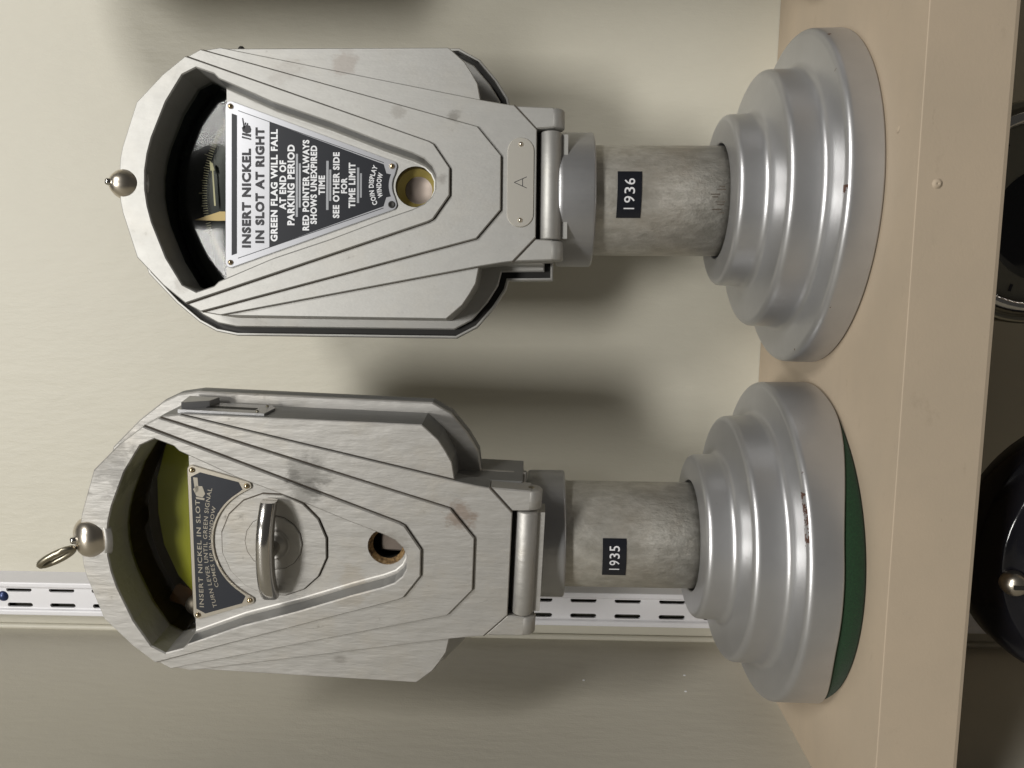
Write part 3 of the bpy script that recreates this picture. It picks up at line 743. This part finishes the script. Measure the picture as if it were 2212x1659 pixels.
        # coin slot plate on the right flank
        mb = MB(); sx = .0779
        def side(L, x0, x1, mi=0):     # polygon in (y, z) extruded along x
            n_ = len(L); v_ = [(x0, a, b) for a, b in L]+[(x1, a, b) for a, b in L]
            mb.add(v_, [tuple(range(n_)), tuple(reversed(range(n_, 2*n_)))]+[(i, n_+i, n_+(i+1) % n_, (i+1) % n_) for i in range(n_)], mi)
        side([(.0055, .3130), (.0190, .3112), (.0245, .3150), (.0245, .3610), (.0055, .3610)], sx-.001, sx+.0011)
        side([(.0120, .3200), (.0165, .3200), (.0170, .3480), (.0120, .3480)], sx+.0008, sx+.00118, 1)
        side([(.0080, .3600), (.0240, .3620), (.0242, .3450), (.0150, .3470)], sx, sx+.0045)
        slot = mb.build('coin_slot_plate', [COLLAR, DARK], face)
        for (yy, z) in ((.0215, .3165), (.0090, .3180)):
            mb = MB(); revolve(mb, [(.0001, .0009), (.0007, .0007), (.0010, 0)], (sx+.0011, yy, z), (1, 0, 0), 12); mb.build('rivet', TARN, slot)
    else:
        mb = MB()      # small stamped letter plate
        Ls = arcp(.0185, .1829, .0076, -90, 90, 12)+arcp(-.0175, .1829, .0076, 90, 270, 12)
        prism(mb, Ls, Y1-.0008, Y1+.0002, .0003); lp = mb.build('letter_plate', mat('pale_plate_metal', (.74, .71, .64), .7, .36), face)
        mb = MB(); Ax, Az = .0004, .1793
        for p0, p1 in (((-.0032, 0), (0, .0072)), ((0, .0072), (.0032, 0)), ((-.0021, .0024), (.0021, .0024))):
            ribbon(mb, [(Ax+p0[0], Az+p0[1]), (Ax+p1[0], Az+p1[1])], .00034, Y1-.00088)
        mb.build('letter', INK, lp)
        for x in (.0222, -.0212):
            mb = MB(); revolve(mb, [(.0001, .0012), (.0009, .0010), (.0015, 0)], (x, Y1-.0007, .1829), (0, -1, 0), 16); mb.build('rivet', NICKEL, lp)
        mb = MB(); revolve(mb, [(.0001, .0022), (.0012, .0018), (.0019, .0008), (.0019, -.001)], (.0782, .006, .3475), (1, 0, 0), 16); mb.build('side_screw', DARK, face)
    # ---- lock on top
    lk = cfg['lock']; ax = Vector((0, -.72, .70)).normalized(); r = lk[3]; mb = MB()
    org = Vector(lk[:3])
    q_ = 1.16 if old else 1.30
    revolve(mb, [(r*q_, -.0030), (r*q_*1.01, -.0004), (r*(q_-.05), .0008), (r*1.08, .0009), (r*1.03, .0001)], org, ax, 36)
    seat_ = mb.build('lock_seat', P, face)
    mb = MB(); h = lk[4]
    revolve(mb, [(r, -.002)]+[(r*math.cos(R(t))**.75+.0001, h*.35+h*.65*math.sin(R(t))) for t in range(0, 91, 9)], org, ax, 36)
    if not old:
        mb = MB(); revolve(mb, [(r, -.002), (r, h*.42), (r*.95, h*.56), (r*.80, h*.74), (r*.55, h*.90), (r*.30, h*.985), (.0001, h)], org, ax, 36)
    lock = mb.build('lock', NICKEL, face)
    mb = MB(); revolve(mb, [(.0022, h*.9), (.0020, h+.0015), (.0014, h+.0022), (.0001, h+.0023)], org, ax, 18); mb.build('lock_pin', STEEL, lock)
    if old:
        mb = MB(); c_ = Vector((-.0062, -.008, .4270)); pts = []; d = Vector((-.50, -.05, .86)).normalized(); e_ = Vector((.55, -.75, .30)).normalized()
        for i in range(28):
            a = 2*math.pi*i/28; pts.append(c_+d*.0105*math.cos(a)+e_*.0034*math.sin(a))
        tube(mb, pts, .0019, 8, 0, True); mb.build('pull_ring', TARN, lock)
    return root

G = 'silver cast parking meters standing on the tan shelf'
left = meter(dict(base=(.106, -.1204, .0117), o=(.1004, -.179, .0088), yaw=R(-2.65), roll=R(2.21), s=1.0305, paint=PAINT_OLD, old=True, axis_y=.056,
    basemat=BASE_A, collar=(.1545, .1800), cr=.0405, tape=(-27.3, 15.0, .1175, .1320, '1935', -22.6, 8.6), skew=.0003, scr=0,
    coinx=.0035, coinr=.0108, lock=(.0035, .0035, .4085, .0116, .0128)))
tag(left, 'silver parking meter labelled 1935 with a polished turning lever and green felt under its base', 'parking meter', G)
right = meter(dict(base=(.3181, -.1014, 0), o=(.3251, -.1433, .0005), yaw=R(7.6), roll=0, s=1.0045, paint=PAINT_NEW, old=False, axis_y=.042,
    basemat=BASE_B, collar=(.1400, .1640), cr=.0412, tape=(-20.1, 26.4, .1131, .1274, '1936', -15.0, 20.0), skew=-.0004, scr=8,
    coinx=-.0005, coinr=.0120, lock=(-.0018, .0040, .4090, .0090, .0150)))
tag(right, 'silver parking meter labelled 1936 with a large instruction plate and a letter A tag', 'parking meter', G)

# third, taller meter just outside the frame; only a sliver of its flank shows and its shadow falls on the wall
def clone(o, parent=None):
    c = o.copy(); COL.objects.link(c); c.parent = parent
    for ch in [x for x in o.children]: clone(ch, c)
    return c
third = clone(right)
third.location = (.5520, -.115, 0)
for ch in third.children:
    if ch.name.startswith('housing'): ch.location += Vector((-.022, 0, .148))
    if ch.name.startswith('collar'): ch.location.z += .148
    if ch.name.startswith('pole'): ch.scale.z = 2.6; ch.location.z = -.06
for ch in list(third.children):
    if ch.name.startswith('pole'):
        for g in list(ch.children_recursive): bpy.data.objects.remove(g)
tag(third, 'taller silver meter beside the 1936 one, almost wholly cut off by the photo edge', 'parking meter', G)

# ------------------------------------------------------------ what stands on the shelf below
bm_ = bpy.data.objects.new('black_meter', None); COL.objects.link(bm_); bm_.location = (.118, -.17, -.50)
tag(bm_, 'round gloss black meter with a small metal lock below the shelf lip', 'meter')
mb = MB(); revolve(mb, [(.0001, .030), (.030, .029), (.048, .026), (.058, .0215), (.064, .019), (.067, .0195), (.070, .017), (.0715, .008), (.0760, .006), (.0795, .001), (.0795, -.012), (.074, -.020), (.060, -.04), (.0001, -.045)], (0, 0, .345), (0, -1, 0), 96)
hd = mb.build('head', GLOSSBLACK, bm_)
mb = MB(); revolve(mb, [(.0001, .0085), (.0015, .0085), (.0050, .0075), (.0068, .004), (.0070, 0)], (-.011, -.0200, .4080), (0, -1, .2), 28); lk_ = mb.build('lock', NICKEL, hd)
mb = MB(); box(mb, (-.0120, -.0292, .4060), (-.0098, -.0280, .4120)); mb.build('keyhole', DARK, lk_)
mb = MB(); lathe(mb, [(.07, 0), (.07, .01), (.03, .02), (.022, .05), (.022, .30)], 48); mb.build('stand', GLOSSBLACK, bm_)
gm = bpy.data.objects.new('dial_meter', None); COL.objects.link(gm); gm.location = (.3090, -.165, -.50)
tag(gm, 'round chrome rimmed dial with a dark centre peeking out below the shelf', 'meter')
mb = MB(); revolve(mb, [(.0560, .001), (.0585, .003), (.0605, .001), (.0610, -.03), (.05, -.045), (.0001, -.045)], (0, 0, .402), (0, -1, 0), 72); hd = mb.build('case', TARN, gm)
mb = MB(); revolve(mb, [(.0475, .002), (.0488, .006), (.0515, .0075), (.0540, .005), (.0560, .001)], (0, 0, .402), (0, -1, 0), 72); mb.build('chrome_bezel', STEEL, hd)
mb = MB(); revolve(mb, [(.0001, .0015), (.0480, .0015)], (0, 0, .402), (0, -1, 0), 64); fc = mb.build('dial_face', FACE, hd)
mb = MB(); revolve(mb, [(.0001, .0040), (.028, .0036), (.031, .0016)], (-.006, 0, .396), (0, -1, 0), 48); mb.build('dark_hub', GLOSSBLACK, fc)
mb = MB()
for k in range(24):
    a = R(k*15); mb.add([(.040*math.cos(a+e)*q, -.0019, .402+.040*math.sin(a+e)*q) for e, q in ((-.02, 1), (.02, 1), (.02, 1.1), (-.02, 1.1))], [(0, 1, 2, 3)])
mb.build('dial_marks', INK, fc)
mb = MB(); lathe(mb, [(.07, 0), (.07, .01), (.03, .02), (.022, .05), (.022, .35)], 48); mb.build('stand', TARN, gm)
